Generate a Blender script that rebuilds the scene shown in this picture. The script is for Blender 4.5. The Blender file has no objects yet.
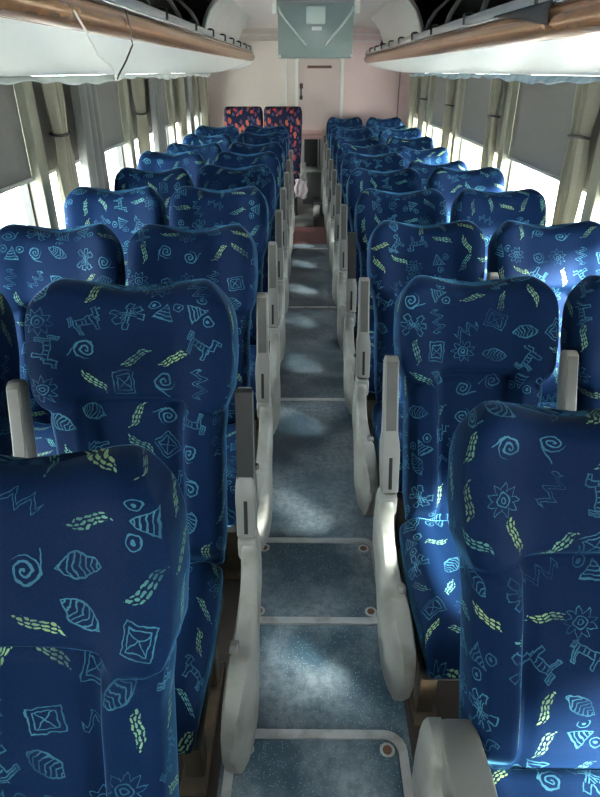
import bpy, bmesh, math, random
from mathutils import Vector, Matrix
random.seed(7)
sc = bpy.context.scene
C = sc.collection
PI = math.pi

# ------------------------------------------------------------------ camera
# x right, y down the bus towards the rear, z up; aisle centre x = 0, floor z = 0
F_PX, HORIZON, YAW = 600.0, 71.0, 0.010
CAM = Vector((-0.037, 0.0, 1.66))
cd = bpy.data.cameras.new('camera')
cam = bpy.data.objects.new('camera', cd); C.objects.link(cam)
cd.sensor_fit = 'HORIZONTAL'; cd.sensor_width = 36.0
cd.lens = 36.0 * F_PX / 600.0
cd.clip_start = 0.02
cam.location = CAM
cam.rotation_euler = (PI/2 - math.atan((398.5 - HORIZON) / F_PX), 0, YAW)
sc.camera = cam

# ------------------------------------------------------------------ world / light
w = bpy.data.worlds.new('world'); sc.world = w; w.use_nodes = True
nt = w.node_tree; nt.nodes.clear()
wo = nt.nodes.new('ShaderNodeOutputWorld'); wb = nt.nodes.new('ShaderNodeBackground')
wb.inputs['Color'].default_value = (0.93, 0.97, 1.0, 1); wb.inputs['Strength'].default_value = 22.0
nt.links.new(wb.outputs[0], wo.inputs[0])
sun = bpy.data.lights.new('sun', 'SUN'); sun.energy = 72.0; sun.angle = math.radians(12); sun.color = (1, .97, .9)
so = bpy.data.objects.new('sun', sun); C.objects.link(so)
so.rotation_euler = Vector((-.76, .52, -.38)).to_track_quat('-Z', 'Y').to_euler()   # from the front right, low enough to pass under the blinds

vs = sc.view_settings
vs.view_transform = 'Standard'; vs.look = 'None'; vs.gamma = 1.0; vs.use_curve_mapping = False
vs.exposure = 0.55
sc.cycles.max_bounces = 8; sc.cycles.diffuse_bounces = 5; sc.cycles.transparent_max_bounces = 8

# ------------------------------------------------------------------ node maths helper
class X:
    tree = None
    def __init__(s, v): s.v = v
    @staticmethod
    def op(o, *a):
        n = X.tree.nodes.new('ShaderNodeMath'); n.operation = o
        for i, k in enumerate(a):
            if isinstance(k, X): k = k.v
            if isinstance(k, (int, float)): n.inputs[i].default_value = k
            else: X.tree.links.new(k, n.inputs[i])
        return X(n.outputs[0])
    def __add__(s, o): return X.op('ADD', s, o)
    def __radd__(s, o): return X.op('ADD', o, s)
    def __sub__(s, o): return X.op('SUBTRACT', s, o)
    def __rsub__(s, o): return X.op('SUBTRACT', o, s)
    def __mul__(s, o): return X.op('MULTIPLY', s, o)
    def __rmul__(s, o): return X.op('MULTIPLY', o, s)
    def __truediv__(s, o): return X.op('DIVIDE', s, o)
    def abs(s): return X.op('ABSOLUTE', s)
    def lt(s, o): return X.op('LESS_THAN', s, o)
    def gt(s, o): return X.op('GREATER_THAN', s, o)
    def min(s, o): return X.op('MINIMUM', s, o)
    def max(s, o): return X.op('MAXIMUM', s, o)
    def fr(s): return X.op('FRACT', s)
    def fl(s): return X.op('FLOOR', s)
    def v_sin(s): return X.op('SINE', s)
    def pp(s, k): return X.op('PINGPONG', s, k)

def new_mat(name):
    m = bpy.data.materials.new(name); m.use_nodes = True
    t = m.node_tree; p = t.nodes['Principled BSDF']
    return m, t, p

MATS = {}
def mat(name, col, rough=.5, metal=0., var=.12, scale=30., bump=.0, col2=None, spec=.5, dirt=None, dirt_scale=4.):
    """plain procedural surface: colour broken up by noise, optional fine bump, optional dirt patches"""
    m, t, p = new_mat(name)
    N, L = t.nodes, t.links
    tc = N.new('ShaderNodeTexCoord')
    nz = N.new('ShaderNodeTexNoise'); nz.inputs['Scale'].default_value = scale; nz.inputs['Detail'].default_value = 4
    L.new(tc.outputs['Object'], nz.inputs['Vector'])
    mx = N.new('ShaderNodeMix'); mx.data_type = 'RGBA'
    c2 = col2 or tuple(c * (1 - var) for c in col)
    mx.inputs[6].default_value = (*c2, 1); mx.inputs[7].default_value = (*col, 1)
    L.new(nz.outputs[0], mx.inputs[0])
    out = mx.outputs[2]
    if dirt:
        n2 = N.new('ShaderNodeTexNoise'); n2.inputs['Scale'].default_value = dirt_scale; n2.inputs['Detail'].default_value = 6
        L.new(tc.outputs['Object'], n2.inputs['Vector'])
        r = N.new('ShaderNodeMapRange'); r.inputs[1].default_value = .5; r.inputs[2].default_value = .7
        L.new(n2.outputs[0], r.inputs[0])
        m2 = N.new('ShaderNodeMix'); m2.data_type = 'RGBA'
        L.new(r.outputs[0], m2.inputs[0]); L.new(out, m2.inputs[6]); m2.inputs[7].default_value = (*dirt, 1)
        out = m2.outputs[2]
    L.new(out, p.inputs['Base Color'])
    p.inputs['Roughness'].default_value = rough; p.inputs['Metallic'].default_value = metal
    p.inputs['Specular IOR Level'].default_value = spec
    if bump:
        b = N.new('ShaderNodeBump'); b.inputs['Strength'].default_value = bump; b.inputs['Distance'].default_value = .002
        L.new(nz.outputs[0], b.inputs['Height']); L.new(b.outputs[0], p.inputs['Normal'])
    MATS[name] = m
    return m

def fabric_mat():
    """dark blue velour printed with line doodles and leaf trails"""
    m, t, p = new_mat('blue_print_velour')
    N, L = t.nodes, t.links; X.tree = t
    tc = N.new('ShaderNodeTexCoord'); oi = N.new('ShaderNodeObjectInfo')
    sep = N.new('ShaderNodeSeparateXYZ'); L.new(tc.outputs['UV'], sep.inputs[0])
    rnd = X(oi.outputs['Random'])
    K = 11.5
    u = X(sep.outputs[0]) * K + rnd * 37.0
    v = X(sep.outputs[1]) * K + rnd * 53.0
    cmb = N.new('ShaderNodeCombineXYZ'); L.new(u.v, cmb.inputs[0]); L.new(v.v, cmb.inputs[1])
    vo = N.new('ShaderNodeTexVoronoi'); vo.voronoi_dimensions = '2D'; vo.feature = 'F1'
    vo.inputs['Scale'].default_value = 1.0; vo.inputs['Randomness'].default_value = .42
    L.new(cmb.outputs[0], vo.inputs['Vector'])
    sp = N.new('ShaderNodeSeparateXYZ'); L.new(vo.outputs['Position'], sp.inputs[0])
    sco = N.new('ShaderNodeSeparateColor'); L.new(vo.outputs['Color'], sco.inputs[0])
    r1, r2, r3 = (X(sco.outputs[i]) for i in range(3))
    du = u - X(sp.outputs[0]); dv = v - X(sp.outputs[1])
    # wobble the hand-drawn lines a little
    wn = N.new('ShaderNodeTexNoise'); wn.noise_dimensions = '2D'; wn.inputs['Scale'].default_value = 3.5
    L.new(cmb.outputs[0], wn.inputs['Vector'])
    ws = N.new('ShaderNodeSeparateColor'); L.new(wn.outputs['Color'], ws.inputs[0])
    du = du + (X(ws.outputs[0]) - .5) * .14; dv = dv + (X(ws.outputs[1]) - .5) * .14
    ang = r2 * 6.283
    ca, sa = X.op('COSINE', ang), X.op('SINE', ang)
    px = du * ca + dv * sa
    py = dv * ca - du * sa
    ax, ay = px.abs(), py.abs()
    r = X.op('SQRT', px * px + py * py)
    ph = X.op('ARCTAN2', py, px)
    LW = .0145
    def line(d): return d.abs().lt(LW)
    # A: sun with zigzag rays, ring and dot
    tri = (ph * (9 / 6.2832) + 9).pp(.5)
    A = line(r - (.21 + .36 * tri)).max(line(r - .15)).max(line(r - .06))
    # B: ribbed leaf
    e = ay - .21 * (1 - px * px * 6.2)
    B = line(e * .8).max((e.lt(0)) * ((px * 9 + ay * 5).fr().lt(.28)))
    # C: nested crooked square with a cross
    sq = ax.max(ay * 1.25)
    Cc = line(sq - .33).max(line(sq - .22)).max(sq.lt(.2) * (line(ax - ay)))
    # D: double zigzag
    zz = py - (px * 3 + 3).pp(.5) * .62 + .16
    D = (line(zz - .1).max(line(zz + .04))).min(ax.lt(.40)).max((line(ax - .40)) * ((zz - .03).abs().lt(.08)))
    # E: spiral with a tail
    sv = (r * 8.0 - ph * (1 / 6.2832)).fr()
    E_ = (sv.lt(.36) * r.lt(.27)).max((line(py + .27)) * (px.gt(-.05) * px.lt(.42)))
    # F: walking animal, outline of joined blocks
    def box(cx, cy, hw, hh): return ((px - cx).abs() - hw).max((py - cy).abs() - hh)
    an = box(0, .03, .30, .085).min(box(-.24, -.14, .05, .16)).min(box(.2, -.14, .05, .16)).min(box(.31, .19, .06, .14)).min(box(.38, .29, .11, .05)).min(box(-.36, .14, .05, .12))
    F = line(an).max((an.lt(-.03)) * ((px * 8).fr().lt(.25)))
    # G: triangle between two curls
    tr = (ax * 1.9 + py - .2).max(-.3 - py)
    qx = ax - .32; qy = py - .12
    rr = X.op('SQRT', qx * qx + qy * qy)
    G = line(tr * .6).max(line(rr - .13)).max(rr.lt(.045)).max(tr.lt(-.02) * ((py * 10).fr().lt(.3)))
    # H: crossed paddles
    def pad(a, b): return (b.abs() - .035 - .05 * (a.abs().gt(.24))).max(a.abs() - .44)
    s7 = .7071
    ra, rb = (px + py) * s7, (py - px) * s7
    H = line(pad(ra, rb)).max(line(pad(rb, ra))).max(line(pad(px, py)))
    # T: trail of small leaves, drawn in the two greens
    def trail(ph0):
        q = py - (px * 5.0).v_sin() * .09
        row = (q * 13.0 + .5).fl()
        a = (px * 7.0 + row * .37 + ph0).fr() - .5
        b = (q * 13.0 + .5).fr() - .5
        env = (q.abs()).lt(.125 * (1 - px * px * 4.4))
        return ((a * a * 5.4 + b * b * 9.5).lt(1.0)) * env
    T = trail(.2)
    sel = r1 * 14.0
    def pick(i, k): return (sel.gt(i)) * (sel.lt(i + k))
    ms = [(A, 0, 1), (B, 1, 1), (Cc, 2, 1), (D, 3, 1), (E_, 4, 1), (F, 5, 1.6), (G, 6.6, 1.2), (H, 7.8, 1)]
    blue = None
    for M_, i, k in ms:
        g = M_ * pick(i, k); blue = g if blue is None else blue + g
    green = T * sel.gt(8.8)
    # second, finer layer of leaf trails between the doodles
    off = N.new('ShaderNodeVectorMath'); off.operation = 'ADD'; off.inputs[1].default_value = (17.37, 5.61, 0)
    L.new(cmb.outputs[0], off.inputs[0])
    # wear: print fades in patches
    fn = N.new('ShaderNodeTexNoise'); fn.noise_dimensions = '2D'; fn.inputs['Scale'].default_value = .9; fn.inputs['Detail'].default_value = 3
    L.new(cmb.outputs[0], fn.inputs['Vector'])
    fade = N.new('ShaderNodeMapRange'); fade.inputs[1].default_value = .3; fade.inputs[2].default_value = .62
    fade.inputs[3].default_value = .22; fade.inputs[4].default_value = 1.0
    L.new(fn.outputs[0], fade.inputs[0])
    fd = X(fade.outputs[0])
    def mixc(f, a, b):
        n = N.new('ShaderNodeMix'); n.data_type = 'RGBA'
        for i, k in ((6, a), (7, b)):
            if isinstance(k, tuple): n.inputs[i].default_value = (*k, 1)
            else: L.new(k, n.inputs[i])
        L.new(f.v, n.inputs[0])
        return n.outputs[2]
    bn = N.new('ShaderNodeTexNoise'); bn.inputs['Scale'].default_value = 260; L.new(tc.outputs['UV'], bn.inputs['Vector'])
    base = mixc(X(bn.outputs[0]), (.0003, .0072, .029), (.0007, .0172, .066))
    c = mixc(blue.min(1.0) * fd * .9, base, (.050, .175, .25))
    gcol = mixc(r3, (.10, .30, .27), (.27, .42, .18))
    c = mixc(green * fd, c, gcol)
    L.new(c, p.inputs['Base Color'])
    p.inputs['Roughness'].default_value = .75
    p.inputs['Specular IOR Level'].default_value = .12
    p.inputs['Sheen Weight'].default_value = .55
    p.inputs['Sheen Roughness'].default_value = .22
    p.inputs['Sheen Tint'].default_value = (.16, .55, 1, 1)
    wr = N.new('ShaderNodeTexNoise'); wr.inputs['Scale'].default_value = 14; L.new(tc.outputs['UV'], wr.inputs['Vector'])
    b = N.new('ShaderNodeBump'); b.inputs['Strength'].default_value = .25; b.inputs['Distance'].default_value = .006
    L.new(wr.outputs[0], b.inputs['Height']); L.new(b.outputs[0], p.inputs['Normal'])
    MATS['fabric'] = m

def red_fabric_mat():
    m, t, p = new_mat('red_leaf_print_velour')
    N, L = t.nodes, t.links; X.tree = t
    tc = N.new('ShaderNodeTexCoord')
    def layer(k, sx, thr, off):
        mp = N.new('ShaderNodeMapping'); mp.inputs['Scale'].default_value = (k, k * sx, 1); mp.inputs['Location'].default_value = (off, off * .7, 0)
        mp.inputs['Rotation'].default_value = (0, 0, off)
        L.new(tc.outputs['UV'], mp.inputs[0])
        dn = N.new('ShaderNodeTexNoise'); dn.inputs['Scale'].default_value = 1.6; L.new(mp.outputs[0], dn.inputs['Vector'])
        va = N.new('ShaderNodeVectorMath'); va.operation = 'MULTIPLY_ADD'; va.inputs[1].default_value = (.9, .9, 0)
        L.new(dn.outputs['Color'], va.inputs[0]); L.new(mp.outputs[0], va.inputs[2])
        v = N.new('ShaderNodeTexVoronoi'); v.voronoi_dimensions = '2D'; v.inputs['Scale'].default_value = 1
        L.new(va.outputs[0], v.inputs['Vector'])
        s = N.new('ShaderNodeSeparateColor'); L.new(v.outputs['Color'], s.inputs[0])
        return X(v.outputs['Distance']).lt(thr) * X(s.outputs[0]).gt(.42), X(s.outputs[1])
    def mixc(f, a, b):
        n = N.new('ShaderNodeMix'); n.data_type = 'RGBA'
        for i, k in ((6, a), (7, b)):
            if isinstance(k, tuple): n.inputs[i].default_value = (*k, 1)
            else: L.new(k, n.inputs[i])
        L.new(f.v, n.inputs[0]); return n.outputs[2]
    l1, c1 = layer(19, .55, .33, 1.1); l2, c2 = layer(25, .7, .36, 2.3)
    c = mixc(l2, (.006, .012, .035), mixc(c2, (.03, .06, .12), (.12, .03, .06)))
    c = mixc(l1, c, mixc(c1, (.36, .03, .03), (.40, .13, .07)))
    L.new(c, p.inputs['Base Color']); p.inputs['Roughness'].default_value = .8
    p.inputs['Specular IOR Level'].default_value = .15
    MATS['red_fabric'] = m

def floor_mat():
    """dusty speckled blue-grey vinyl"""
    m, t, p = new_mat('speckled_vinyl')
    N, L = t.nodes, t.links; X.tree = t
    tc = N.new('ShaderNodeTexCoord')
    def noise(s, d=5):
        n = N.new('ShaderNodeTexNoise'); n.inputs['Scale'].default_value = s; n.inputs['Detail'].default_value = d
        L.new(tc.outputs['Object'], n.inputs['Vector']); return X(n.outputs[0])
    def mixc(f, a, b):
        n = N.new('ShaderNodeMix'); n.data_type = 'RGBA'
        for i, k in ((6, a), (7, b)):
            if isinstance(k, tuple): n.inputs[i].default_value = (*k, 1)
            else: L.new(k, n.inputs[i])
        L.new(f.v, n.inputs[0]); return n.outputs[2]
    def ramp(x, a, b):
        r = N.new('ShaderNodeMapRange'); r.inputs[1].default_value = a; r.inputs[2].default_value = b; L.new(x.v, r.inputs[0]); return X(r.outputs[0])
    vo = N.new('ShaderNodeTexVoronoi'); vo.inputs['Scale'].default_value = 190; L.new(tc.outputs['Object'], vo.inputs['Vector'])
    vs_ = N.new('ShaderNodeSeparateColor'); L.new(vo.outputs['Color'], vs_.inputs[0])
    spk = X(vo.outputs['Distance']).lt(.3) * X(vs_.outputs[0]).gt(.66)
    base = mixc(noise(9), (.022, .046, .066), (.040, .082, .115))
    c = mixc(spk * .6, base, (.30, .42, .48))
    dust = ramp(noise(3.2, 8), .42, .62) * (.45 + .55 * ramp(noise(45, 3), .35, .6))
    c = mixc(dust * .8, c, (.26, .31, .34))
    L.new(c, p.inputs['Base Color'])
    rg = .42 + .3 * dust; L.new(rg.v, p.inputs['Roughness'])
    MATS['vinyl'] = m

def glass_mat():
    m, t, p = new_mat('window_glass'); N, L = t.nodes, t.links
    t.nodes.remove(p); o = t.nodes['Material Output']
    tr = N.new('ShaderNodeBsdfTransparent'); tr.inputs[0].default_value = (.93, .96, .95, 1)
    gl = N.new('ShaderNodeBsdfGlossy'); gl.inputs['Roughness'].default_value = .03
    mx = N.new('ShaderNodeMixShader'); mx.inputs[0].default_value = .05; L.new(tr.outputs[0], mx.inputs[1]); L.new(gl.outputs[0], mx.inputs[2])
    L.new(mx.outputs[0], o.inputs[0]); MATS['glass'] = m

def cloth_mat(name, col, trans=.25, scale=200):
    m, t, p = new_mat(name); N, L = t.nodes, t.links; t.nodes.remove(p); o = t.nodes['Material Output']
    tc = N.new('ShaderNodeTexCoord'); nz = N.new('ShaderNodeTexNoise'); nz.inputs['Scale'].default_value = scale
    L.new(tc.outputs['Object'], nz.inputs['Vector'])
    mx = N.new('ShaderNodeMix'); mx.data_type = 'RGBA'; L.new(nz.outputs[0], mx.inputs[0])
    mx.inputs[6].default_value = (*[c * .8 for c in col], 1); mx.inputs[7].default_value = (*col, 1)
    d = N.new('ShaderNodeBsdfDiffuse'); tl = N.new('ShaderNodeBsdfTranslucent')
    L.new(mx.outputs[2], d.inputs[0]); L.new(mx.outputs[2], tl.inputs[0])
    ms = N.new('ShaderNodeMixShader'); ms.inputs[0].default_value = trans
    L.new(d.outputs[0], ms.inputs[1]); L.new(tl.outputs[0], ms.inputs[2]); L.new(ms.outputs[0], o.inputs[0])
    MATS[name] = m

fabric_mat(); red_fabric_mat(); floor_mat(); glass_mat()
cloth_mat('curtain', (.40, .38, .30), .30)
cloth_mat('curtain_grey', (.30, .30, .29), .25)
cloth_mat('blind', (.21, .205, .19), .10, 400)
mat('grey_plastic', (.25, .255, .238), .42, var=.1, scale=8, dirt=(.15, .15, .13), dirt_scale=9)
mat('grey_plastic_mid', (.19, .193, .18), .4, var=.12, scale=10)
mat('arm_face', (.075, .077, .07), .45, var=.2)
mat('lever_grey', (.16, .165, .16), .22, metal=.5, var=.15)
mat('dark_plastic', (.010, .0105, .0105), .6, var=.2)
mat('slot_black', (.004, .004, .004), .7)
mat('chrome', (.6, .6, .6), .2, metal=1)
mat('steel_leg', (.085, .07, .05), .45, metal=.4, dirt=(.16, .10, .06), dirt_scale=14)
mat('under_floor', (.035, .026, .02), .8, dirt=(.018, .014, .012), dirt_scale=6)
mat('aluminium', (.55, .56, .55), .38, metal=.55, var=.2, scale=60, dirt=(.30, .28, .25), dirt_scale=12)
mat('red_lit_vinyl', (.085, .030, .028), .5, var=.4, scale=20)  # holds the red light of the rear floor as colour
mat('rust_bolt', (.20, .10, .055), .6, metal=.4)
mat('wall_cream', (.56, .50, .455), .6, var=.06, scale=3)
mat('wall_pink', (.60, .45, .44), .55, var=.06, scale=3)  # pink light on the right rear wall is put into this colour
mat('door_pink', (.47, .385, .36), .5, var=.06, scale=3)
mat('wall_side', (.36, .36, .33), .6, var=.08)
mat('pillar_olive', (.24, .235, .175), .55, var=.15, scale=12)
mat('frame_dark', (.03, .03, .028), .5)
mat('ceiling_cream', (.62, .57, .54), .6, var=.05, scale=4)
mat('blue_strip', (.05, .17, .36), .35, var=.2)
mat('rack_white', (.62, .64, .62), .35, var=.05, scale=3)
mat('bronze', (.42, .22, .11), .25, metal=.5, var=.4, scale=22)
mat('silver', (.40, .42, .42), .3, metal=.6, var=.15)
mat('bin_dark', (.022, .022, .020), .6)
mat('bin_grey', (.34, .34, .32), .32, var=.25, scale=6)
mat('film_white', (.62, .66, .64), .2, var=.25, scale=14)
mat('film_blue', (.10, .23, .37), .2, var=.4, scale=14, col2=(.55, .62, .62))
mat('monitor_grey', (.15, .19, .18), .3, var=.06, scale=5)
mat('monitor_light', (.36, .41, .37), .35, var=.08)
mat('pale_plastic', (.5, .5, .46), .4)
mat('sign_brown', (.11, .05, .035), .5)
mat('brass_dark', (.06, .045, .035), .35, metal=.6)
mat('counter_pink', (.52, .33, .30), .45, var=.1, scale=8)
mat('cabinet_grey', (.17, .175, .175), .5, var=.15)
mat('cloth_pink', (.62, .45, .50), .8, col2=(.75, .72, .75), scale=9)
mat('wire_white', (.6, .6, .55), .5)
mat('wire_dark', (.03, .025, .022), .5)
mat('concrete', (.66, .65, .62), .9, scale=2, var=.2)
mat('grass', (.16, .17, .012), .9, scale=1.5, var=.35)

# ------------------------------------------------------------------ mesh helpers
def mesh_from(name, verts, faces, uvs=None, smooth=True):
    me = bpy.data.meshes.new(name); me.from_pydata(verts, [], faces); me.update()
    if uvs:
        ul = me.uv_layers.new(name='UVMap')
        for l in me.loops: ul.data[l.index].uv = uvs[l.vertex_index]
    if smooth:
        me.polygons.foreach_set('use_smooth', [True] * len(me.polygons))
    return me
def bm_mesh(name, bm, smooth=True, angle=40):
    bmesh.ops.recalc_face_normals(bm, faces=bm.faces)
    for f in bm.faces: f.smooth = smooth
    if smooth:
        for e in bm.edges:
            if len(e.link_faces) == 2 and e.calc_face_angle(0) > math.radians(angle): e.smooth = False
    me = bpy.data.meshes.new(name); bm.to_mesh(me); bm.free(); return me
def bm_box(bm, x0, x1, y0, y1, z0, z1, bev=0., seg=2):
    r = bmesh.ops.create_cube(bm, size=1.0)
    vs_ = r['verts']
    for v in vs_:
        v.co = Vector((x0 + (v.co.x + .5) * (x1 - x0), y0 + (v.co.y + .5) * (y1 - y0), z0 + (v.co.z + .5) * (z1 - z0)))
    if bev:
        es = list({e for v in vs_ for e in v.link_edges})
        bmesh.ops.bevel(bm, geom=es, offset=bev, segments=seg, profile=.5, affect='EDGES')
def box_me(name, *a, bev=0., seg=2):
    bm = bmesh.new(); bm_box(bm, *a, bev=bev, seg=seg); return bm_mesh(name, bm)
def boxes_me(name, lst, bev=0.):
    bm = bmesh.new()
    for a in lst: bm_box(bm, *a, bev=bev)
    return bm_mesh(name, bm)
def prism(name, pts, axis, a, b, bev=0., seg=3):
    """closed polygon extruded along an axis; pts are the two other coordinates in xyz order"""
    bm = bmesh.new()
    def P(p, t):
        return {'x': (t, p[0], p[1]), 'y': (p[0], t, p[1]), 'z': (p[0], p[1], t)}[axis]
    A = [bm.verts.new(P(p, a)) for p in pts]; B = [bm.verts.new(P(p, b)) for p in pts]
    n = len(pts)
    bm.faces.new(A); bm.faces.new(B[::-1])
    for i in range(n): bm.faces.new((A[i], B[i], B[(i+1) % n], A[(i+1) % n]))
    bmesh.ops.recalc_face_normals(bm, faces=bm.faces)
    if bev:
        ends = [e for e in bm.edges if all(v in A for v in e.verts) or all(v in B for v in e.verts)]
        bmesh.ops.bevel(bm, geom=ends, offset=bev, segments=seg, profile=.5, affect='EDGES')
    return bm_mesh(name, bm)
def tube(name, pts, r, n=8, closed=False):
    V, Fc = [], []
    pts = [Vector(p) for p in pts]; m = len(pts)
    up = Vector((0, 0, 1))
    for i, p in enumerate(pts):
        d = (pts[min(i+1, m-1)] - pts[max(i-1, 0)]).normalized()
        a = d.cross(up)
        if a.length < .05: a = d.cross(Vector((1, 0, 0)))
        a.normalize(); b = d.cross(a).normalized()
        rr = r[i] if isinstance(r, (list, tuple)) else r
        for k in range(n):
            t = 2 * PI * k / n; V.append(p + (a * math.cos(t) + b * math.sin(t)) * rr)
    for i in range(m - 1):
        for k in range(n):
            Fc.append((i*n+k, i*n+(k+1) % n, (i+1)*n+(k+1) % n, (i+1)*n+k))
    Fc.append(tuple(range(n))[::-1]); Fc.append(tuple(range((m-1)*n, m*n)))
    return mesh_from(name, V, Fc)
def arc_pts(cx, cy, r, a0, a1, n): return [(cx + r*math.cos(math.radians(a0 + (a1-a0)*i/n)), cy + r*math.sin(math.radians(a0 + (a1-a0)*i/n))) for i in range(n+1)]
def sheet(name, grid, thick=.004):
    """closed slab: grid of points given a small thickness along its normal"""
    nr, ncol = len(grid), len(grid[0])
    G = [[Vector(p) for p in row] for row in grid]
    V = []; Fc = []
    for side in (1, -1):
        for i in range(nr):
            for j in range(ncol):
                a = G[min(i+1, nr-1)][j] - G[max(i-1, 0)][j]; b = G[i][min(j+1, ncol-1)] - G[i][max(j-1, 0)]
                nn = a.cross(b); nn = nn.normalized() if nn.length > 1e-9 else Vector((0, 0, 1))
                V.append(G[i][j] + nn * thick * .5 * side)
    o = nr * ncol
    for i in range(nr - 1):
        for j in range(ncol - 1):
            q = (i*ncol+j, i*ncol+j+1, (i+1)*ncol+j+1, (i+1)*ncol+j)
            Fc.append(q); Fc.append(tuple(k + o for k in q[::-1]))
    rim = [j for j in range(ncol)] + [i*ncol+ncol-1 for i in range(1, nr)] + [(nr-1)*ncol+j for j in range(ncol-2, -1, -1)] + [i*ncol for i in range(nr-2, 0, -1)]
    for k in range(len(rim)):
        a, b = rim[k], rim[(k+1) % len(rim)]; Fc.append((b, a, a+o, b+o))
    return mesh_from(name, V, Fc)

def obj(name, me, m=None, parent=None, loc=None, rot=None, scale=None):
    if m is not None and (len(me.materials) == 0): me.materials.append(MATS[m])
    o = bpy.data.objects.new(name, me); C.objects.link(o)
    if parent: o.parent = parent
    if loc: o.location = loc
    if rot: o.rotation_euler = rot
    if scale: o.scale = scale
    return o
def tag(o, label, cat, group=None):
    o['label'] = label; o['category'] = cat
    if group: o['group'] = group
    return o
def thing(name, label, cat, loc=(0, 0, 0), group=None, rotz=0):
    o = bpy.data.objects.new(name, None); C.objects.link(o); o.location = loc; o.rotation_euler = (0, 0, rotz)
    o.empty_display_size = .1
    return tag(o, label, cat, group)
def struct(o, label=None):
    o['kind'] = 'structure'
    if label: o['label'] = label
    return o
def sstep(a, b, x):
    t = max(0., min(1., (x - a) / (b - a))); return t * t * (3 - 2 * t)
def lerp_tab(tab, x):
    for (a, ya), (b, yb) in zip(tab, tab[1:]):
        if x <= b:
            t = (x - a) / (b - a) if b > a else 0; t = max(0, min(1, t)); t = t*t*(3-2*t)
            return ya + (yb - ya) * t
    return tab[-1][1]

# ------------------------------------------------------------------ the setting
Y0, Y1 = -1.6, 8.8           # front and rear ends
WX = 1.33                     # inside face of the side walls
CZ = 2.13
floor = struct(obj('floor', box_me('floor', -WX-.05, WX+.05, Y0, Y1+.05, -.06, 0), 'under_floor'))
AX = .262
obj('vinyl_runner', box_me('vinyl_runner', -AX, AX, Y0, 6.55, 0, .004), 'vinyl', floor)
obj('red_light_runner', box_me('red_light_runner', -AX, AX, 6.55, 7.36, 0, .004), 'red_lit_vinyl', floor)  # red light on the rear floor, painted as a coloured section
def hatch(y0, y1):
    def rr(hw, a, b, r):
        out = []
        for cx, cy, t0 in ((hw-r, b-r, 0), (-hw+r, b-r, 90), (-hw+r, a+r, 180), (hw-r, a+r, 270)):
            out += arc_pts(cx, cy, r, t0, t0+90, 6)
        return out
    outer, inner = rr(.250, y0, y1, .06), rr(.225, y0+.026, y1-.026, .042)
    n = len(outer); V = []; Fc = []
    for P, z in ((outer, .004), (outer, .013), (inner, .013), (inner, .004)):
        V += [(x, y, z) for x, y in P]
    for k in range(3):
        for i in range(n): Fc.append((k*n+i, k*n+(i+1) % n, (k+1)*n+(i+1) % n, (k+1)*n+i))
    fr = obj('hatch_frame', mesh_from('hatch_frame', V, Fc, smooth=False), 'aluminium', floor)
    V = [(x, y, .0075) for x, y in inner] + [(x, y, .004) for x, y in inner]
    Fc = [tuple(range(n))] + [(i, n+i, n+(i+1) % n, (i+1) % n) for i in range(n)]
    obj('hatch_plate', mesh_from('hatch_plate', V, Fc, smooth=False), 'vinyl', floor)
    for sx in (-1, 1):
        for yy in (y0+.055, y1-.055):
            p = [(sx*.195 + .013*math.cos(t*PI/6), yy + .013*math.sin(t*PI/6)) for t in range(12)]
            b = obj('hatch_bolt', prism('hatch_bolt', p, 'z', .0075, .0115, bev=.001, seg=1), 'rust_bolt', floor)
            ring = [(sx*.195 + .021*math.cos(t*PI/8), yy + .021*math.sin(t*PI/8)) for t in range(16)]
            obj('bolt_washer', prism('bolt_washer', ring, 'z', .0075, .009), 'aluminium', floor)
hatch(1.425, 1.85); hatch(.52, 1.05)
for yy in (3.02, 4.55, 6.35):
    obj('joint_strip', box_me('joint_strip', -AX, AX, yy-.014, yy+.014, .004, .008, bev=.001), 'aluminium', floor)

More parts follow.
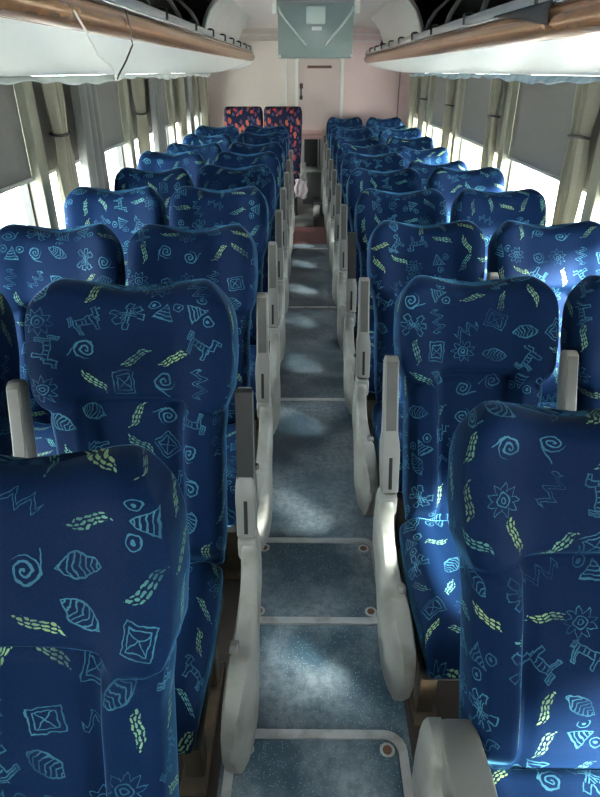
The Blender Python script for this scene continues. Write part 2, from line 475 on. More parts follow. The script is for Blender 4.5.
# side walls: lower panel, head panel, pillars; windows between
PIL = {-1: [-.20, 1.40, 3.00, 4.62, 6.18, 7.62, 8.35], 1: [-.10, 1.42, 2.90, 4.38, 5.85, 7.22, 8.35]}
PW = .11
SILL, HEAD = .74, 1.70
names = {-1: 'left', 1: 'right'}
wn_ = 0
for s in (-1, 1):
    wl = struct(obj('wall_' + names[s], box_me('wall', min(s*WX, s*(WX+.06)), max(s*WX, s*(WX+.06)), Y0, Y1+.05, 0, SILL), 'wall_side'))
    obj('header_panel', box_me('header_panel', min(s*WX, s*(WX+.06)), max(s*WX, s*(WX+.06)), Y0, Y1+.05, HEAD, CZ+.1), 'wall_side', wl)
    obj('end_panel', box_me('end_panel', min(s*WX, s*(WX+.06)), max(s*WX, s*(WX+.06)), 8.35, Y1+.05, SILL, HEAD), 'wall_pink', wl)
    obj('window_sill', box_me('window_sill', min(s*(WX-.05), s*(WX+.01)), max(s*(WX-.05), s*(WX+.01)), Y0, Y1, SILL-.03, SILL, bev=.008), 'grey_plastic', wl)
    for py in PIL[s]:
        obj('pillar', box_me('pillar', min(s*(WX-.055), s*(WX+.05)), max(s*(WX-.055), s*(WX+.05)), py-PW/2, py+PW/2, SILL, HEAD, bev=.012), 'pillar_olive', wl)
    edges = [Y0] + PIL[s]
    for a, b in zip(edges, edges[1:]):
        a2, b2 = a + (PW/2 if a != Y0 else 0), b - PW/2
        wn_ += 1
        win = struct(obj('window_%d' % wn_, boxes_me('window_frame', [
            (min(s*(WX+.01), s*(WX+.05)), max(s*(WX+.01), s*(WX+.05)), a2, b2, SILL, SILL+.03),
            (min(s*(WX+.01), s*(WX+.05)), max(s*(WX+.01), s*(WX+.05)), a2, b2, HEAD-.03, HEAD),
            (min(s*(WX+.01), s*(WX+.05)), max(s*(WX+.01), s*(WX+.05)), a2, a2+.02, SILL+.03, HEAD-.03),
            (min(s*(WX+.01), s*(WX+.05)), max(s*(WX+.01), s*(WX+.05)), b2-.02, b2, SILL+.03, HEAD-.03)]), 'frame_dark'))
        obj('pane', box_me('pane', min(s*(WX+.027), s*(WX+.032)), max(s*(WX+.027), s*(WX+.032)), a2+.02, b2-.02, SILL+.03, HEAD-.03), 'glass', win)

# unseen front wall behind camera, closed to a small window to cut frontal light
FWX, FZ0, FZ1 = .55, 1.30, 1.75
wf = struct(obj('wall_front', boxes_me('wall_front', [(-WX-.05, WX+.05, Y0-.06, Y0, 0, FZ0), (-WX-.05, WX+.05, Y0-.06, Y0, FZ1, CZ+.1),
     (-WX-.05, -FWX, Y0-.06, Y0, FZ0, FZ1), (FWX, WX+.05, Y0-.06, Y0, FZ0, FZ1)]), 'cabinet_grey'))
ws_ = struct(obj('window_%d' % (wn_+1), box_me('partition_window', -.015, .015, Y0-.05, Y0-.01, FZ0, FZ1), 'frame_dark'))
for sx in (-1, 1):
    obj('pane', box_me('pane', min(sx*.015, sx*FWX), max(sx*.015, sx*FWX), Y0-.034, Y0-.028, FZ0, FZ1), 'glass', ws_)

# rear wall with door
wr = struct(obj('wall_rear', box_me('wall_rear', -WX-.05, WX+.05, Y1, Y1+.05, 0, CZ+.1), 'wall_cream'))
obj('side_panel', box_me('side_panel', .42, WX, Y1-.012, Y1, 0, CZ), 'wall_pink', wr)  # pink light on this side painted as panel colour
obj('cover_strip', box_me('cover_strip', -.315, -.295, Y1-.018, Y1, .9, CZ, bev=.003), 'rack_white', wr)
obj('cover_strip', box_me('cover_strip', 1.155, 1.168, Y1-.024, Y1-.012, .9, 1.70, bev=.003), 'pillar_olive', wr)
for zz in (1.98, 2.05):
    obj('cornice', box_me('cornice', -WX, WX, Y1-.035, Y1, zz, zz+.022, bev=.006), 'ceiling_cream', wr)
def rrect(x0, x1, z0, z1, r, n=6):
    return [(x0, z0), (x1, z0)] + arc_pts(x1-r, z1-r, r, 0, 90, n) + arc_pts(x0+r, z1-r, r, 90, 180, n)
DX0, DX1 = -.185, .44
o1, i1 = rrect(DX0, DX1, .55, 1.865, .10), rrect(DX0+.038, DX1-.038, .55, 1.827, .07)
n = len(o1); V = []; Fc = []
for P, y in ((o1, Y1-.001), (o1, Y1-.045), (i1, Y1-.045), (i1, Y1-.001)): V += [(x, y, z) for x, z in P]
for k in range(3):
    for i in range(n): Fc.append((k*n+i, k*n+(i+1) % n, (k+1)*n+(i+1) % n, (k+1)*n+i))
dr = struct(obj('door_1', mesh_from('door_frame', V, Fc, smooth=False), 'rack_white'))
obj('door_leaf', prism('door_leaf', rrect(DX0+.033, DX1-.033, .55, 1.832, .072), 'y', Y1-.022, Y1-.013), 'door_pink', dr)
dh = obj('door_handle', boxes_me('door_handle', [(DX0+.065, DX0+.085, Y1-.036, Y1-.022, 1.35, 1.50), (DX0+.055, DX0+.10, Y1-.032, Y1-.022, 1.46, 1.52), (DX0+.055, DX0+.095, Y1-.032, Y1-.022, 1.33, 1.38)], bev=.004), 'brass_dark', dr)
obj('sign_plate', box_me('sign_plate', -.03, .28, Y1-.028, Y1-.022, 1.69, 1.722, bev=.002), 'sign_brown', dr)

# ceiling: flat centre and coves that curve down behind the racks
cpts = [(-WX-.05, 1.80), (-WX, 1.80), (-1.16, 1.98), (-.98, 2.08), (-.78, CZ), (.78, CZ), (.98, 2.08), (1.16, 1.98), (WX, 1.80), (WX+.05, 1.80), (WX+.05, CZ+.12), (-WX-.05, CZ+.12)]
ce = struct(obj('ceiling', prism('ceiling', cpts, 'y', Y0, Y1+.05), 'ceiling_cream'))
obj('ceiling_strip', box_me('ceiling_strip', -.26, .36, 2.0, 4.45, CZ-.02, CZ, bev=.006), 'blue_strip', ce)
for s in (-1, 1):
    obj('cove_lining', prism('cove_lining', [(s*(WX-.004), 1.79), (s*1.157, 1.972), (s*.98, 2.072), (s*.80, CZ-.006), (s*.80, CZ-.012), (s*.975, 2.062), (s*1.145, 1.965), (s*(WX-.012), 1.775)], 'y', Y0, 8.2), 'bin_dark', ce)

# ------------------------------------------------------------------ seats
SW = .47                       # seat module width
BL = .765                      # backrest length
def backrest_mesh(name, square=False):
    half = [(0, .185), (.10, .195), (.36, .198), (.44, .205), (.52, .228), (.60, .2335), (.66, .2325), (.72, .228), (.765, .222)]
    if square: half = [(0, .20), (.4, .215), (.6, .222), (.765, .222)]
    NR, NP = 84, 128
    V, U, Fc = [], [], []
    lev = [i / (NR - 1) for i in range(NR)]
    for i, l in enumerate(lev):
        # last levels roll over the top edge
        sv = BL * (1 - (1 - l) ** 1.35)
        hw = lerp_tab(half, sv)
        endt = sstep(0, 1, max(0, (BL - sv) / .055)) ** .5 if sv > BL - .055 else 1.
        endb = 1.
        k = max(0., 1 - (BL - sv) / .055) if sv > BL - .055 else 0.
        rnd_ = math.sqrt(max(0., 1 - k * k))
        kc = max(0., 1 - (BL - sv) / .085) if sv > BL - .085 else 0.
        hw2 = hw - .085 * (1 - math.sqrt(max(0., 1 - kc * kc))) * (.45 if square else .72)
        th = lerp_tab([(0, .050), (.2, .056), (.42, .052), (.56, .058), (.68, .052), (.765, .048)], sv)
        th2 = max(.0005, th * (.04 + .96 * rnd_))
        ku = sstep(0, .06, sv); th2 *= (.65 + .35 * ku)
        arc = 0; prev = None; ring = []
        for j in range(NP):
            a = 2 * PI * j / NP - PI / 2          # start at front centre
            cx, cy = math.cos(a), math.sin(a)
            x = hw2 * math.copysign(abs(cx) ** .42, cx)
            y = th2 * math.copysign(abs(cy) ** .55, cy)
            u = x / hw
            z = sv
            if not square:
                z += (-.016 + .031 * sstep(.05, .72, abs(u)) - .020 * sstep(.72, 1.0, abs(u))) * sstep(.40, .75, sv)
            if cy < 0:                             # front face relief
                f = rnd_
                au = abs(u)
                g = 0
                if not square:
                    seam = .462 + .018 * math.cos(au * 2.6)
                    up = sstep(seam - .008, seam + .035, sv)
                    g += up * (.030 * (1 - sstep(.40, .72, sv - .0) * .35))
                    g += up * .040 * sstep(.35, .92, au)                      # head wings
                    g -= .012 * math.exp(-((sv - seam) / .012) ** 2)
                    lo = 1 - up
                    ch = .50
                    g += lo * .056 * sstep(ch - .04, ch + .13, au) * (1 - .4 * sstep(.85, 1, au)) * sstep(.0, .1, sv)
                    g -= lo * .016 * math.exp(-((au - ch + .02) / .028) ** 2)
                    g += .0035 * math.sin(u * 21 + 1.3 * math.sin(u * 5 + 1)) * math.exp(-((sv - seam + .012) / .03) ** 2) * (1 - sstep(.75, .9, au))
                    g += lo * .018 * math.exp(-((sv - .2) / .1) ** 2) * (1 - sstep(.35, .55, au))   # lumbar
                    g -= .004 * math.exp(-((sv - .235) / .008) ** 2) * lo * (1 - sstep(.4, .5, au))
                else:
                    g += .02 * sstep(.5, .9, au) + .015 * sstep(.45, .5, sv)
                y -= g * f * sstep(0, .35, -cy)
            ring.append((x, y, z))
        # uv: arc length measured from the front centre, both ways
        half_n = NP // 2
        al = [0.] * NP
        for j in range(1, half_n + 1): al[j] = al[j-1] + math.hypot(ring[j][0]-ring[j-1][0], ring[j][1]-ring[j-1][1])
        for j in range(NP - 1, half_n, -1):
            j2 = (j + 1) % NP; al[j] = al[j2] - math.hypot(ring[j][0]-ring[j2][0], ring[j][1]-ring[j2][1])
        for j in range(NP):
            V.append(ring[j]); U.append((al[j], ring[j][2] + (.03 * k if k else 0)))
    for i in range(NR - 1):
        for j in range(NP):
            Fc.append((i*NP+j, i*NP+(j+1) % NP, (i+1)*NP+(j+1) % NP, (i+1)*NP+j))
    Fc.append(tuple(range(NP))[::-1]); Fc.append(tuple(range((NR-1)*NP, NR*NP)))
    me = mesh_from(name, V, Fc, U); return me

def cushion_mesh(name, hw=.205):
    NR, NP = 40, 56
    V, U, Fc = [], [], []
    Ln = .49
    for i in range(NR):
        l = i / (NR - 1)
        y = .02 - Ln * l
        kb = max(0., 1 - l / .07); kf = max(0., 1 - (1 - l) / .16)
        e = math.sqrt(max(0, 1 - kb*kb*.6)) * math.sqrt(max(0.0004, 1 - kf * kf))
        th = .068 * (.03 + .97 * e); w2 = hw * (.93 + .07 * math.sqrt(max(0, 1 - kf*kf))) + .006 * math.sin(l * PI)
        zc = -.068 + .020 * sstep(.45, .85, l) - .055 * max(0, kf) ** 2
        arc = []
        for j in range(NP):
            a = 2 * PI * j / NP + PI / 2
            cx, cz = math.cos(a), math.sin(a)
            x = w2 * math.copysign(abs(cx) ** .45, cx); z = th * math.copysign(abs(cz) ** .55, cz)
            if cz > 0:
                au = abs(x) / hw
                z += e * (.016 * sstep(.5, .8, au) * (1 - .5 * sstep(.85, 1, au)) - .008 * math.exp(-((au - .55) / .03) ** 2)
                          - .008 * math.exp(-((l - .60) / .012) ** 2) * (1 - sstep(.5, .6, au)))
            arc.append((x, y, zc + z))
        al = [0.] * NP
        for j in range(1, NP // 2 + 1): al[j] = al[j-1] + math.hypot(arc[j][0]-arc[j-1][0], arc[j][2]-arc[j-1][2])
        for j in range(NP - 1, NP // 2, -1):
            j2 = (j + 1) % NP; al[j] = al[j2] - math.hypot(arc[j][0]-arc[j2][0], arc[j][2]-arc[j2][2])
        for j in range(NP): V.append(arc[j]); U.append((al[j] + 3.3, y - .06 * kf))
    for i in range(NR - 1):
        for j in range(NP): Fc.append((i*NP+j, i*NP+(j+1) % NP, (i+1)*NP+(j+1) % NP, (i+1)*NP+j))
    Fc.append(tuple(range(NP))[::-1]); Fc.append(tuple(range((NR-1)*NP, NR*NP)))
    return mesh_from(name, V, Fc, U)

ME = {}
ME['back'] = backrest_mesh('backrest'); ME['back_sq'] = backrest_mesh('backrest_square', True)
ME['cush'] = cushion_mesh('cushion'); ME['cush_r'] = cushion_mesh('cushion_red')
for k in ('back', 'cush'): ME[k].materials.append(MATS['fabric'])
for k in ('back_sq', 'cush_r'): ME[k].materials.append(MATS['red_fabric'])

def side_panel_mesh(sgn):
    """moulded aisle-side panel: side profile (y, z) with the inner face swelling out towards the front; x grows to the aisle"""
    prof_t = [(.055, .545), (.02, .560), (-.03, .552), (-.05, .500), (-.085, .462), (-.15, .438), (-.22, .430), (-.27, .438), (-.32, .452), (-.38, .450), (-.43, .425), (-.455, .380), (-.452, .330)]
    prof_b = [(.055, .30), (.02, .295), (-.03, .29), (-.05, .285), (-.085, .28), (-.15, .265), (-.22, .25), (-.27, .237), (-.32, .222), (-.38, .205), (-.42, .20), (-.440, .235), (-.452, .29)]
    def cat(P, n):
        out = []
        for q in range(n):
            t = q / (n - 1) * (len(P) - 1); i = min(int(t), len(P) - 2); t -= i
            a, b, c, d = P[max(i-1, 0)], P[i], P[i+1], P[min(i+2, len(P)-1)]
            out.append(tuple(.5 * (2*b[k] + (c[k]-a[k])*t + (2*a[k]-5*b[k]+4*c[k]-d[k])*t*t + (3*b[k]-a[k]-3*c[k]+d[k])*t**3) for k in (0, 1)))
        return out
    prof_t, prof_b = cat(prof_t, 34), cat(prof_b, 34)
    V, Fc = [], []
    m = len(prof_t)
    for i in range(m):
        l = i / (m - 1)
        th = lerp_tab([(0, .022), (.3, .024), (.6, .034), (1, .036)], l)
        co = 1 - 1.5 * sstep(.66, 1.0, l)               # front chamfer: outer face gives way to the inner edge
        (y1, z1), (y0, z0) = prof_t[i], prof_b[i]
        ring = []
        for t, xo in ((0, .55*co), (.06, .9*co), (.16, 1.*co), (.5, 1.06*co), (.84, .96*co), (.95, .78*co), (1, .45*co)):
            ring.append((xo * th, y0 + (y1-y0)*t, z0 + (z1-z0)*t))
        for t, xo in ((1, -.75), (.95, -.95), (.6, -1.), (.3, -1.), (.06, -.9), (0, -.55)):
            ring.append((xo * th, y0 + (y1-y0)*t, z0 + (z1-z0)*t))
        V += [(sgn * p[0], p[1], p[2]) for p in ring]
    nP = 13
    for i in range(m - 1):
        for j in range(nP): Fc.append((i*nP+j, i*nP+(j+1) % nP, (i+1)*nP+(j+1) % nP, (i+1)*nP+j))
    Fc.append(tuple(range(nP))[::-1]); Fc.append(tuple(range((m-1)*nP, m*nP)))
    bm = bmesh.new(); me = mesh_from('tmp', V, Fc); bm.from_mesh(me); bpy.data.meshes.remove(me)
    return bm_mesh('side_panel', bm, angle=42)
for s in (-1, 1):
    ME['side', s] = side_panel_mesh(s); ME['side', s].materials.append(MATS['grey_plastic'])
# armrest folded up: base at z=0 (pivot), rises along z; the underside faces the camera (-y)
def armrest_meshes():
    bm = bmesh.new()
    def ring(z, hx, ya, yb): return [(-hx, ya, z), (hx, ya, z), (hx, yb, z), (-hx, yb, z)]
    rows = [(-.018, .020, -.022, .016), (-.010, .027, -.032, .024), (.10, .029, -.036, .032), (.135, .028, -.032, .034), (.165, .0235, -.024, .034), (.25, .0225, -.020, .033), (.375, .0225, -.018, .030), (.388, .019, -.010, .022)]
    V, Fc = [], []
    for r_ in rows: V += ring(*r_)
    m = len(rows)
    for i in range(m - 1):
        for j in range(4): Fc.append((i*4+j, i*4+(j+1) % 4, i*4+4+(j+1) % 4, i*4+4+j))
    Fc.append((3, 2, 1, 0)); Fc.append(tuple(range((m-1)*4, m*4)))
    me = mesh_from('tmp', V, Fc); bm.from_mesh(me); bpy.data.meshes.remove(me)
    es = [e for e in bm.edges if abs(e.verts[0].co.z - e.verts[1].co.z) > .005]
    bmesh.ops.bevel(bm, geom=es, offset=.006, segments=2, profile=.5, affect='EDGES')
    body = bm_mesh('armrest', bm)
    slot = box_me('armrest_slot', -.0055, .0055, -.0372, -.030, .000, .095, bev=.0015)
    return body, None, slot
ME['arm'], ME['arm_pad'], ME['arm_slot'] = armrest_meshes()
ME['arm'].materials.append(MATS['grey_plastic_mid']); ME['arm_slot'].materials.append(MATS['slot_black'])
pad_m = prism('armrest_face_dark', [(-.0262, .150), (-.0222, .25), (-.0202, .384), (-.004, .391), (-.012, .150)], 'x', -.0232, .0232); pad_m.materials.append(MATS['dark_plastic']); ME['arm_pad'] = pad_m
pad_n = prism('armrest_face', [(-.0255, .172), (-.0222, .25), (-.0202, .372), (-.012, .372), (-.012, .172)], 'x', -.0165, .0165); pad_g = pad_n; pad_g.materials.append(MATS['arm_face']); ME['arm_pad_grey'] = pad_g
ME['cap'] = box_me('pivot_cap', -.026, .026, -.04, .03, .505, .575, bev=.010); ME['cap'].materials.append(MATS['grey_plastic'])
ME['lever'] = prism('recline_lever', [(-.02, -.012), (-.008, -.022), (.012, -.02), (.022, -.004), (.016, .014), (-.004, .02), (-.018, .01)], 'x', -.014, .014, bev=.006); ME['lever'].materials.append(MATS['lever_grey'])
ME['pan'] = box_me('seat_pan', -.20, .20, -.42, .03, .275, .325, bev=.01); ME['pan'].materials.append(MATS['dark_plastic'])
def pedestal_mesh():
    bm = bmesh.new()
    for x in (-.15, .15):
        bm_box(bm, x-.025, x+.025, -.33, -.27, .012, .28, bev=.006); bm_box(bm, x-.025, x+.025, -.06, .0, .012, .28, bev=.006)
        bm_box(bm, x-.035, x+.035, -.37, .03, 0, .014, bev=.004)
    bm_box(bm, -.16, .16, -.315, -.285, .20, .24, bev=.006)
    return bm_mesh('pedestal', bm)
ME['ped'] = pedestal_mesh(); ME['ped'].materials.append(MATS['steel_leg'])

ORD = ['first', 'second', 'third', 'fourth', 'fifth', 'sixth', 'seventh', 'eighth', 'ninth', 'tenth', 'eleventh']
def seat(xc, yj, side, aisle, recline, label, group, arm='up', wide=1., red=False, zscale=1., base_z=0., centre=True, pad='arm_pad_grey'):
    t = thing('coach_seat', label, 'seat', (xc, yj, base_z), group)
    zj = .46
    rx = -math.radians(recline)
    obj('backrest', ME['back_sq' if red else 'back'], None, t, (0, .045, zj - .035), (rx, 0, 0), (wide, 1, zscale))
    obj('seat_cushion', ME['cush_r' if red else 'cush'], None, t, (0, 0, zj))
    obj('seat_pan', ME['pan'], None, t)
    obj('pedestal', ME['ped'], None, t)
    if aisle:
        sx = -side                                   # towards the aisle
        xo = sx * (SW/2 + .006 + (.03 if wide > 1.1 else 0))
        sp_ = obj('side_panel', ME['side', sx], None, t, (xo + sx*.020, 0, 0))
        obj('recline_lever', ME['lever'], None, sp_, (-sx*.022, -.262, .432), None, (.8, 1.1, .9))
        if arm != 'down': obj('pivot_cap', ME['cap'], None, sp_, (-sx*.006, .01, -.01))
        if arm:
            rot = (rx * .92, 0, 0) if arm == 'up' else (math.radians(88), 0, 0)
            a = obj('armrest', ME['arm'], None, t, (xo + sx*.012, .012, .575) if arm == 'up' else (xo - sx*.022, .03, .53), rot, (.92, 1, 1) if arm == 'up' else (1.35, 1.25, 1))
            obj('armrest_face', ME[pad], None, a); obj('armrest_slot', ME['arm_slot'], None, a)
        if centre:
            a = obj('armrest', ME['arm'], None, t, (side * (SW/2 + (.018 if wide == 1 else .055)), .0, .60), (rx * .95, 0, 0), (.86, 1, 1))
            obj('armrest_face', ME['arm_pad_grey'], None, a); obj('armrest_slot', ME['arm_slot'], None, a)
    return t

EDGE = .214
PITCH = .75
NL, NRW = 9, 11
jit = random.Random(11)
for side in (-1, 1):
    nrow = NL if side < 0 else NRW
    for i in range(nrow):
        yj = (.493 if side < 0 else .683) + PITCH * i
        wordside = names[side]
        far = ORD[i]
        for aisle in (True, False):
            if i == 0 and not aisle: continue        # outside the photograph
            xc = side * (EDGE + SW * (.5 if aisle else 1.5) + (0 if aisle else (.115 if (side, i) == (-1, 1) else .045 if (side, i) == (-1, 5) else .03)))
            rec = 14.5 if side < 0 else 22.5
            dr_ = {(-1, 3, False): 2, (-1, 4, False): 8, (-1, 5, False): -3, (-1, 6, True): 5, (-1, 6, False): 7, (-1, 7, False): 6, (-1, 0, True): 0,
                   (1, 5, True): -3, (1, 5, False): 12, (1, 6, True): 2, (1, 7, True): 6, (1, 7, False): 4, (1, 6, False): 8, (1, 8, True): -2, (1, 8, False): -2,
                   (1, 9, True): 7, (1, 9, False): 7, (1, 10, True): -4, (1, 10, False): -4, (1, 4, False): -3, (1, 3, False): -1, (1, 1, False): -3}.get((side, i, aisle), 0)
            rec += dr_
            where = 'beside the aisle' if aisle else 'by the window'
            if i == 0: lab = 'nearest blue doodle-print seat on the %s, cut off by the photo edge' % wordside
            else: lab = 'blue doodle-print velour seat %s on the %s, %s row from the camera' % (where, wordside, far)
            wide = 1.12 if (side, i, aisle) == (-1, 1, True) else 1.0
            if wide > 1: xc -= .026
            if side > 0 and i < 2: xc += (.028, .016)[i]
            seat(xc, yj, side, aisle, rec, lab, 'blue coach seats', arm=('down' if i == 0 else 'up'), wide=wide,
                 zscale=(1.02 if i == 1 else (1.0 if i in (0, 3, 4) else .985)) if side < 0 else (.945 if i == 0 else .965), pad='arm_pad' if (side, i) in ((-1, 1), (1, 3)) else 'arm_pad_grey', centre=(i > 0))
# red leaf-print pair at the rear on the left
seat(-.805, 7.93, -1, False, 8, 'dark seat with orange-red leaf print by the left wall at the rear', 'red leaf-print seats', red=True, wide=1.06, base_z=.10)
seat(-.325, 7.93, -1, True, 8, 'dark seat with orange-red leaf print beside the aisle at the rear', 'red leaf-print seats', red=True, wide=1.06, arm=None, base_z=.10, centre=False)

# ------------------------------------------------------------------ rear steps, platform and cabinet
struct(obj('rear_platform', box_me('rear_platform', -WX, .05, 7.38, Y1, 0, .10, bev=.01), 'cabinet_grey'), 'low grey platform carrying the two red-print seats')
st = struct(obj('rear_step', box_me('rear_step', .055, .165, 7.97, 8.25, 0, .17, bev=.008), 'cabinet_grey'), 'low step at the rear end of the aisle')
obj('step_nosing', box_me('step_nosing', .055, .165, 7.955, 7.985, .165, .178, bev=.003), 'aluminium', st)
cb = thing('rear_cabinet', 'grey rear cabinet with pink top and dark open cubby at aisle end', 'cabinet', (.045, 8.52, 0))
def pc(n_, a, m_, bev=.004): return obj(n_, box_me(n_, *a, bev=bev), m_, cb)
pc('front_panel', (-.13, .11, -.24, -.21, 0, .50), 'cabinet_grey'); pc('ledge', (-.13, .11, -.25, .10, .50, .525), 'aluminium')
pc('cabinet_top', (-.15, .125, -.26, .28, .935, .965), 'counter_pink')
pc('fascia', (-.15, .125, -.262, -.245, .90, .935), 'counter_pink')
pc('cubby_back', (-.13, .11, .10, .12, .525, .935), 'bin_dark')
for px_ in (-.12, .07, .101): pc('post', (px_-.009, px_+.009, -.24, -.215, .525, .90), 'silver')

# pink and white cloth bundle on the red aisle seat's front edge
def cloth_bundle():
    g = []
    rr = random.Random(3)
    for i in range(15):
        row = []
        for j in range(15):
            u, v = i / 14, j / 14
            x = -.09 + .18 * u + .012 * math.sin(v * 9 + u * 3)
            drop = v
            y = -.03 * math.sin(drop * 2.4) + .018 * math.sin(u * 17 + v * 5)
            z = -.26 * drop + .02 * math.sin(u * 6)
            row.append((x, y, z))
        g.append(row)
    return sheet('cloth', g, .008)
tag(obj('draped_cloth', cloth_bundle(), 'cloth_pink', None, (-.10, 7.455, .53), None, (.8, 1, .75)), 'crumpled pink and white cloth hanging off the rear red-print seat', 'cloth')

# ------------------------------------------------------------------ luggage racks
def rack(s):
    y0, y1 = -.9, (8.15 if s < 0 else 8.35)
    t = thing('luggage_rack', 'white overhead luggage rack with bronze edge above the %s windows' % names[s], 'luggage rack', (s * 1.0, 3.6, 1.64), 'overhead racks')
    W = lambda n_, me, m_: obj(n_, me, m_, t, (-s * 1.0, -3.6, -1.64))
    dz = .034 if s < 0 else .014
    # underside: slightly convex tray
    top = [(.70, 1.735+dz), (.78, 1.712+dz*.8), (.90, 1.685+dz*.5), (1.02, 1.662), (1.14, 1.645), (WX-.005, 1.640)]
    poly = [(s*x, z) for x, z in top] + [(s*(WX-.005), 1.80), (s*.70, 1.80)]
    W('underside_panel', prism('underside_panel', poly, 'y', y0, y1), 'rack_white')
    br = [(.700, 1.728), (.680, 1.732), (.664, 1.745), (.655, 1.762), (.655, 1.782), (.664, 1.800), (.682, 1.812), (.700, 1.816)]
    W('bronze_edge', prism('bronze_edge', [(s*x, z+dz) for x, z in br], 'y', y0, y1 + .02), 'bronze')
    sv = [(.668, 1.813), (.664, 1.822), (.672, 1.850), (.684, 1.862), (.712, 1.862), (.722, 1.850), (.722, 1.81)]
    W('rail', prism('rail', [(s*x, z+dz) for x, z in sv], 'y', y0, y1), 'silver')
    W('bead', tube('bead', [(s*.664, y0, 1.817+dz), (s*.664, y1, 1.817+dz)], .005), 'chrome')
    W('bead', tube('bead', [(s*.694, y0, 1.733+dz), (s*.694, y1, 1.733+dz)], .004), 'rack_white')
    W('shelf', box_me('shelf', min(s*.72, s*1.255), max(s*.72, s*1.255), y0, y1, 1.80, 1.81), 'bin_dark')
    ec = [(.655, 1.775), (.70, 1.728), (.90, 1.68), (WX-.005, 1.635), (WX-.005, 1.80), (.72, 1.83+dz), (.664, 1.82+dz)]
    W('end_cap', prism('end_cap', [(s*x, z) for x, z in ec], 'y', y1, y1 + .03, bev=.008), 'rack_white')
    # rail clips
    k = 0
    for yy in (2.2, 3.15, 3.95, 4.65, 5.3, 5.9, 6.5, 7.1, 7.65):
        pts = [(s*.700, yy, 1.858+dz), (s*.690, yy, 1.868+dz), (s*.668, yy-.01, 1.868+dz), (s*.654, yy-.02, 1.862+dz), (s*.655, yy-.03, 1.825+dz)]
        W('rail_clip', tube('rail_clip', pts, .0065), 'dark_plastic')
    # curved ribs dividing the open compartment
    for yy in (.6, 1.5, 2.3, 3.1, 3.85, 4.5):
        arc = [(.705, 1.862), (.725, 1.93), (.765, 1.995), (.83, 2.05), (.92, 2.085)]
        P = [(s*x, z) for x, z in arc] + [(s*(x+.022), z-.006) for x, z in arc[::-1]]
        W('divider_rib', prism('divider_rib', P, 'y', yy-.009, yy+.009, bev=.003), 'arm_face')
    # closed curved bin cover near the rear
    ca = [(.745, 1.862), (.735, 1.90), (.715, 1.96), (.685, 2.02), (.64, 2.075), (.585, 2.12)]
    P = [(s*x, z) for x, z in ca] + [(s*(x+.02), z+.006) for x, z in ca[::-1]]
    W('bin_cover', prism('bin_cover', P, 'y', 4.75, 7.05, bev=.004), 'bin_grey')
    W('bin_cover_edge', tube('bin_cover_edge', [(s*x, 4.75, z) for x, z in ca], .012), 'grey_plastic_mid')
    for yy in (7.35, 7.5):
        W('divider_rib', tube('divider_rib', [(s*.735, yy, 1.862), (s*.78, yy+.03, 1.96), (s*.86, yy+.06, 2.06)], .009), 'dark_plastic')
    if s > 0:
        # torn dark trim flap over the bronze edge
        g = [[(s*(.652 - .006*math.sin(v*3)), 2.02 + .58*u, 1.822 + dz - (.058*(1-u)**1.2 + .004) * v) for v in [k/6 for k in range(7)]] for u in [k/10 for k in range(11)]]
        W('torn_flap', sheet('torn_flap', g, .003), 'dark_plastic')
    return t
rack(-1); rack(1)

# crumpled plastic film peeling along the lower outer edge of each rack
for s in (-1, 1):
    rr = random.Random(20 + s)
    n0, n1 = 150, 5
    g = []
    ph = [rr.uniform(0, 6) for _ in range(6)]
    for i in range(n0):
        y = .1 + 8.0 * i / (n0 - 1)
        row = []
        for j in range(n1):
            v = j / (n1 - 1)
            wv = math.sin(y*5.1+ph[0]) * .5 + math.sin(y*11.3+ph[1]) * .35 + math.sin(y*23+ph[2]) * .25
            x = 1.185 + .022 * wv * v - .02 * v
            z = 1.641 - (.030 + .010 * math.sin(y*3.1+ph[3]) + .006 * math.sin(y*17+ph[4])) * v
            row.append((s*x, y, z))
        g.append(row)
    tag(obj('plastic_film', sheet('plastic_film', g, .002), 'film_blue' if s > 0 else 'film_white'),
        ('crumpled blue and white plastic film strip along the lower edge of right rack' if s > 0 else 'crumpled pale plastic film strip along the lower edge of left rack'), 'plastic film')

# ------------------------------------------------------------------ roller blinds
BOT = {-1: 1.215, 1: 1.150}
for s in (-1, 1):
    for k, (a, b) in enumerate(zip([Y0 - .05] + PIL[s], PIL[s])):
        a2, b2 = a + PW/2 + .004, b - PW/2 - .004
        bot = BOT[s] if k > 1 else (.80, .97)[k]  # first two per side are out of view, added to cut frontal light
        t = thing('roller_blind', ('grey roller blind half drawn over the %s window, %s from the front' if k > 1 else 'unseen grey blind added low to cut frontal light over the %s window, %s from the front') % (names[s], ORD[k]), 'blind', (s*(WX-.01), (a2+b2)/2, bot), 'grey roller blinds')
        g = [[(s*.0015*math.sin(u*14+k), (u-.5)*(b2-a2), v*(1.632-bot)) for v in [q/6 for q in range(7)]] for u in [q/12 for q in range(13)]]
        obj('blind_fabric', sheet('blind_fabric', g, .002), 'blind', t)
        obj('bottom_bar', box_me('bottom_bar', -.006, .006, -(b2-a2)/2, (b2-a2)/2, -.008, .010, bev=.002), 'wall_side', t)

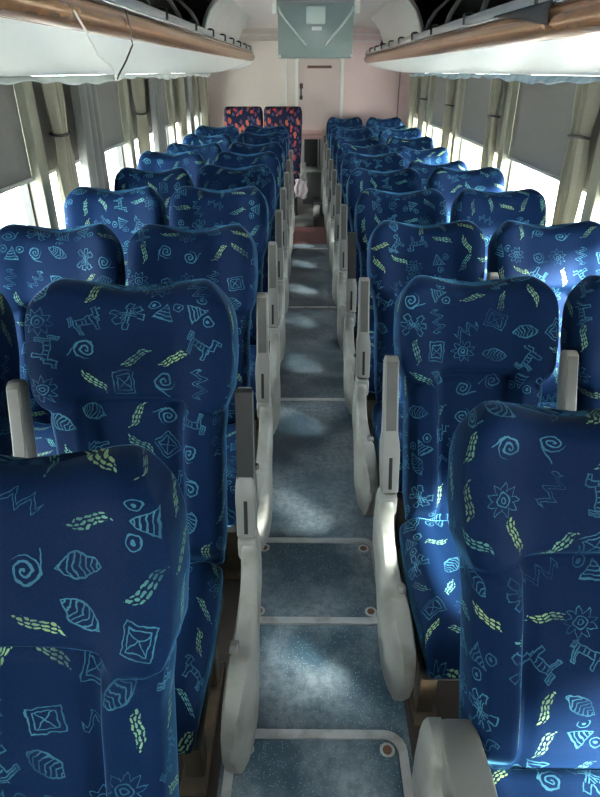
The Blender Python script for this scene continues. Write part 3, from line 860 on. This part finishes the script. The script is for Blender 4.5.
# ------------------------------------------------------------------ curtains
def curtain_mesh(width, zb, zt, ztie, pleats, depth, seed, tie=True, pinch=.68, skew=0.):
    rr = random.Random(seed); p0, p1 = rr.uniform(0, 6), rr.uniform(0, 6)
    g = []
    NU, NV = 46, 26
    for i in range(NU):
        u = i / (NU - 1); row = []
        for j in range(NV):
            v = j / (NV - 1); z = zb + (zt - zb) * v
            wf = 1.
            if tie: wf = 1 - (1 - pinch) * math.exp(-((z - ztie) / .11) ** 2) - .18 * sstep(ztie, zb, z) 
            y = (u - .5) * width * wf + skew * (z - ztie) + .006 * math.sin(z * 7 + p0)
            x = depth * (wf ** .6) * math.sin(u * pleats * 2 * PI + p0 + .5 * math.sin(z * 3 + p1)) + .3 * depth * math.sin(u * pleats * 4.3 * PI + p1)
            row.append((x, y, z))
        g.append(row)
    return sheet('drape', g, .003)
# (side, y centre, width, pleats, tied, material, label)
CUR = [(-1, 3.20, .20, 3.2, True, 'curtain', 'olive-beige curtain tied back beside the nearest visible left pillar'),
       (-1, 3.62, .30, 3.0, False, 'curtain_grey', 'loose grey curtain hanging over the nearest left blind'),
       (-1, 4.83, .22, 3.0, True, 'curtain', 'olive-beige curtain tied back at the second left pillar'),
       (-1, 5.34, .36, 3.4, False, 'curtain_grey', 'loose grey curtain hanging past the second left pillar'),
       (-1, 6.40, .26, 3.0, False, 'curtain', 'beige curtain bunched beside the third left pillar'),
       (-1, 6.85, .26, 3.0, False, 'curtain_grey', 'loose grey curtain hanging past the third left pillar'),
       (-1, 7.82, .22, 2.6, False, 'curtain', 'beige curtain bunched beside the rearmost left pillar'),
       (1, 3.08, .20, 3.2, True, 'curtain', 'olive-beige curtain tied back beside the nearest visible right pillar'),
       (1, 4.56, .20, 3.0, True, 'curtain', 'olive-beige curtain tied back at the second right pillar'),
       (1, 6.03, .20, 3.0, True, 'curtain', 'olive-beige curtain tied back at the third right pillar'),
       (1, 7.40, .20, 2.6, True, 'curtain', 'beige curtain tied back at the rearmost right pillar'),
       (1, 8.16, .20, 2.6, False, 'curtain', 'beige curtain hanging at the right rear corner')]
for k, (s, y, wd, pl, tied, m_, lab) in enumerate(CUR):
    t = thing('curtain', lab, 'curtain', (s*(WX-.085), y, .80), 'window curtains')
    ztie = 1.39 - .80
    obj('drape', curtain_mesh(wd, 0, 1.635-.80, ztie, pl, .026, 40+k, tied, skew=0), m_, t)
    if tied:
        pts = [(.040*math.cos(a*PI/10), (wd*.36+.010)*math.sin(a*PI/10), ztie + .004*math.sin(a*PI/5)) for a in range(21)]
        obj('tie_band', tube('tie_band', pts, .007), 'wire_dark', t)

# ------------------------------------------------------------------ fold-down monitor
mon = thing('overhead_monitor', 'grey-green fold-down monitor hanging from the ceiling above the aisle', 'monitor', (0.005, 3.45, 1.715))
mon.scale = (.86, 1, .93)
def pm(n_, a, m_, bev=.004, par=None): return obj(n_, box_me(n_, *a, bev=bev), m_, par or mon)
scr = pm('screen_housing', (-.215, .215, -.02, .02, 0, .275), 'monitor_grey', .008)
pm('mount_bar', (-.245, .245, -.03, .05, .275, .325), 'monitor_light', .008)
pm('ceiling_plate', (-.28, .28, -.04, .10, .325, .385), 'blue_strip', .006)
for sx in (-1, 1):
    pm('hinge_arm', (min(sx*.217, sx*.247), max(sx*.217, sx*.247), -.028, .012, .20, .32), 'pale_plastic', .008)
    pm('corner_stud', (sx*.205-.007, sx*.205+.007, -.026, .0, .004, .018), 'pale_plastic', .003)
    pts = [(sx*(.213 - .16*q), -.021, .235 - .155*q**.75 - .02*q*q) for q in [k/10 for k in range(11)]]
    obj('reflection_line', tube('reflection_line', pts, .006), 'monitor_light', scr)  # two bright curved reflections on the housing, built as pale raised lines
pm('emblem_plate', (-.055, .055, -.0235, -.019, .155, .235), 'monitor_light', .006, scr)
pm('label_sticker', (-.022, .035, -.0225, -.019, .128, .145), 'pale_plastic', .001, scr)
pm('vent_band', (-.20, .20, -.0225, -.019, .245, .268), 'cabinet_grey', .002, scr)

# ------------------------------------------------------------------ loose wires on the left rack
def wire(lab, m_, pts, r):
    P = []
    for a, b in zip(pts, pts[1:]):
        for q in range(5): P.append(tuple(a[i] + (b[i]-a[i]) * q / 5 for i in range(3)))
    P.append(pts[-1])
    tag(obj('loose_wire', tube('loose_wire', P, r), m_), lab, 'wire', 'wires dangling from the left rack')
wire('thin white wire dangling from the bronze edge of the left rack', 'wire_white', [(-.651, 1.87, 1.80), (-.650, 1.94, 1.758), (-.664, 2.07, 1.70), (-.688, 2.28, 1.672), (-.70, 2.35, 1.655), (-.70, 2.36, 1.630)], .003)
wire('thin dark wire dangling from the bronze edge of the left rack', 'wire_dark', [(-.650, 2.40, 1.84), (-.648, 2.43, 1.79), (-.650, 2.44, 1.74), (-.672, 2.41, 1.69), (-.69, 2.38, 1.655), (-.704, 2.365, 1.626)], .003)

# ------------------------------------------------------------------ outside
struct(obj('ground', box_me('ground', -60, 60, -40, 60, -1.35, -1.25), 'concrete'), 'pale sunlit yard outside the bus')
struct(obj('grass_verge', box_me('grass_verge', 3.0, 55, 23, 58, -1.25, -1.22), 'grass'), 'sunlit grass verge beyond the right rear windows')
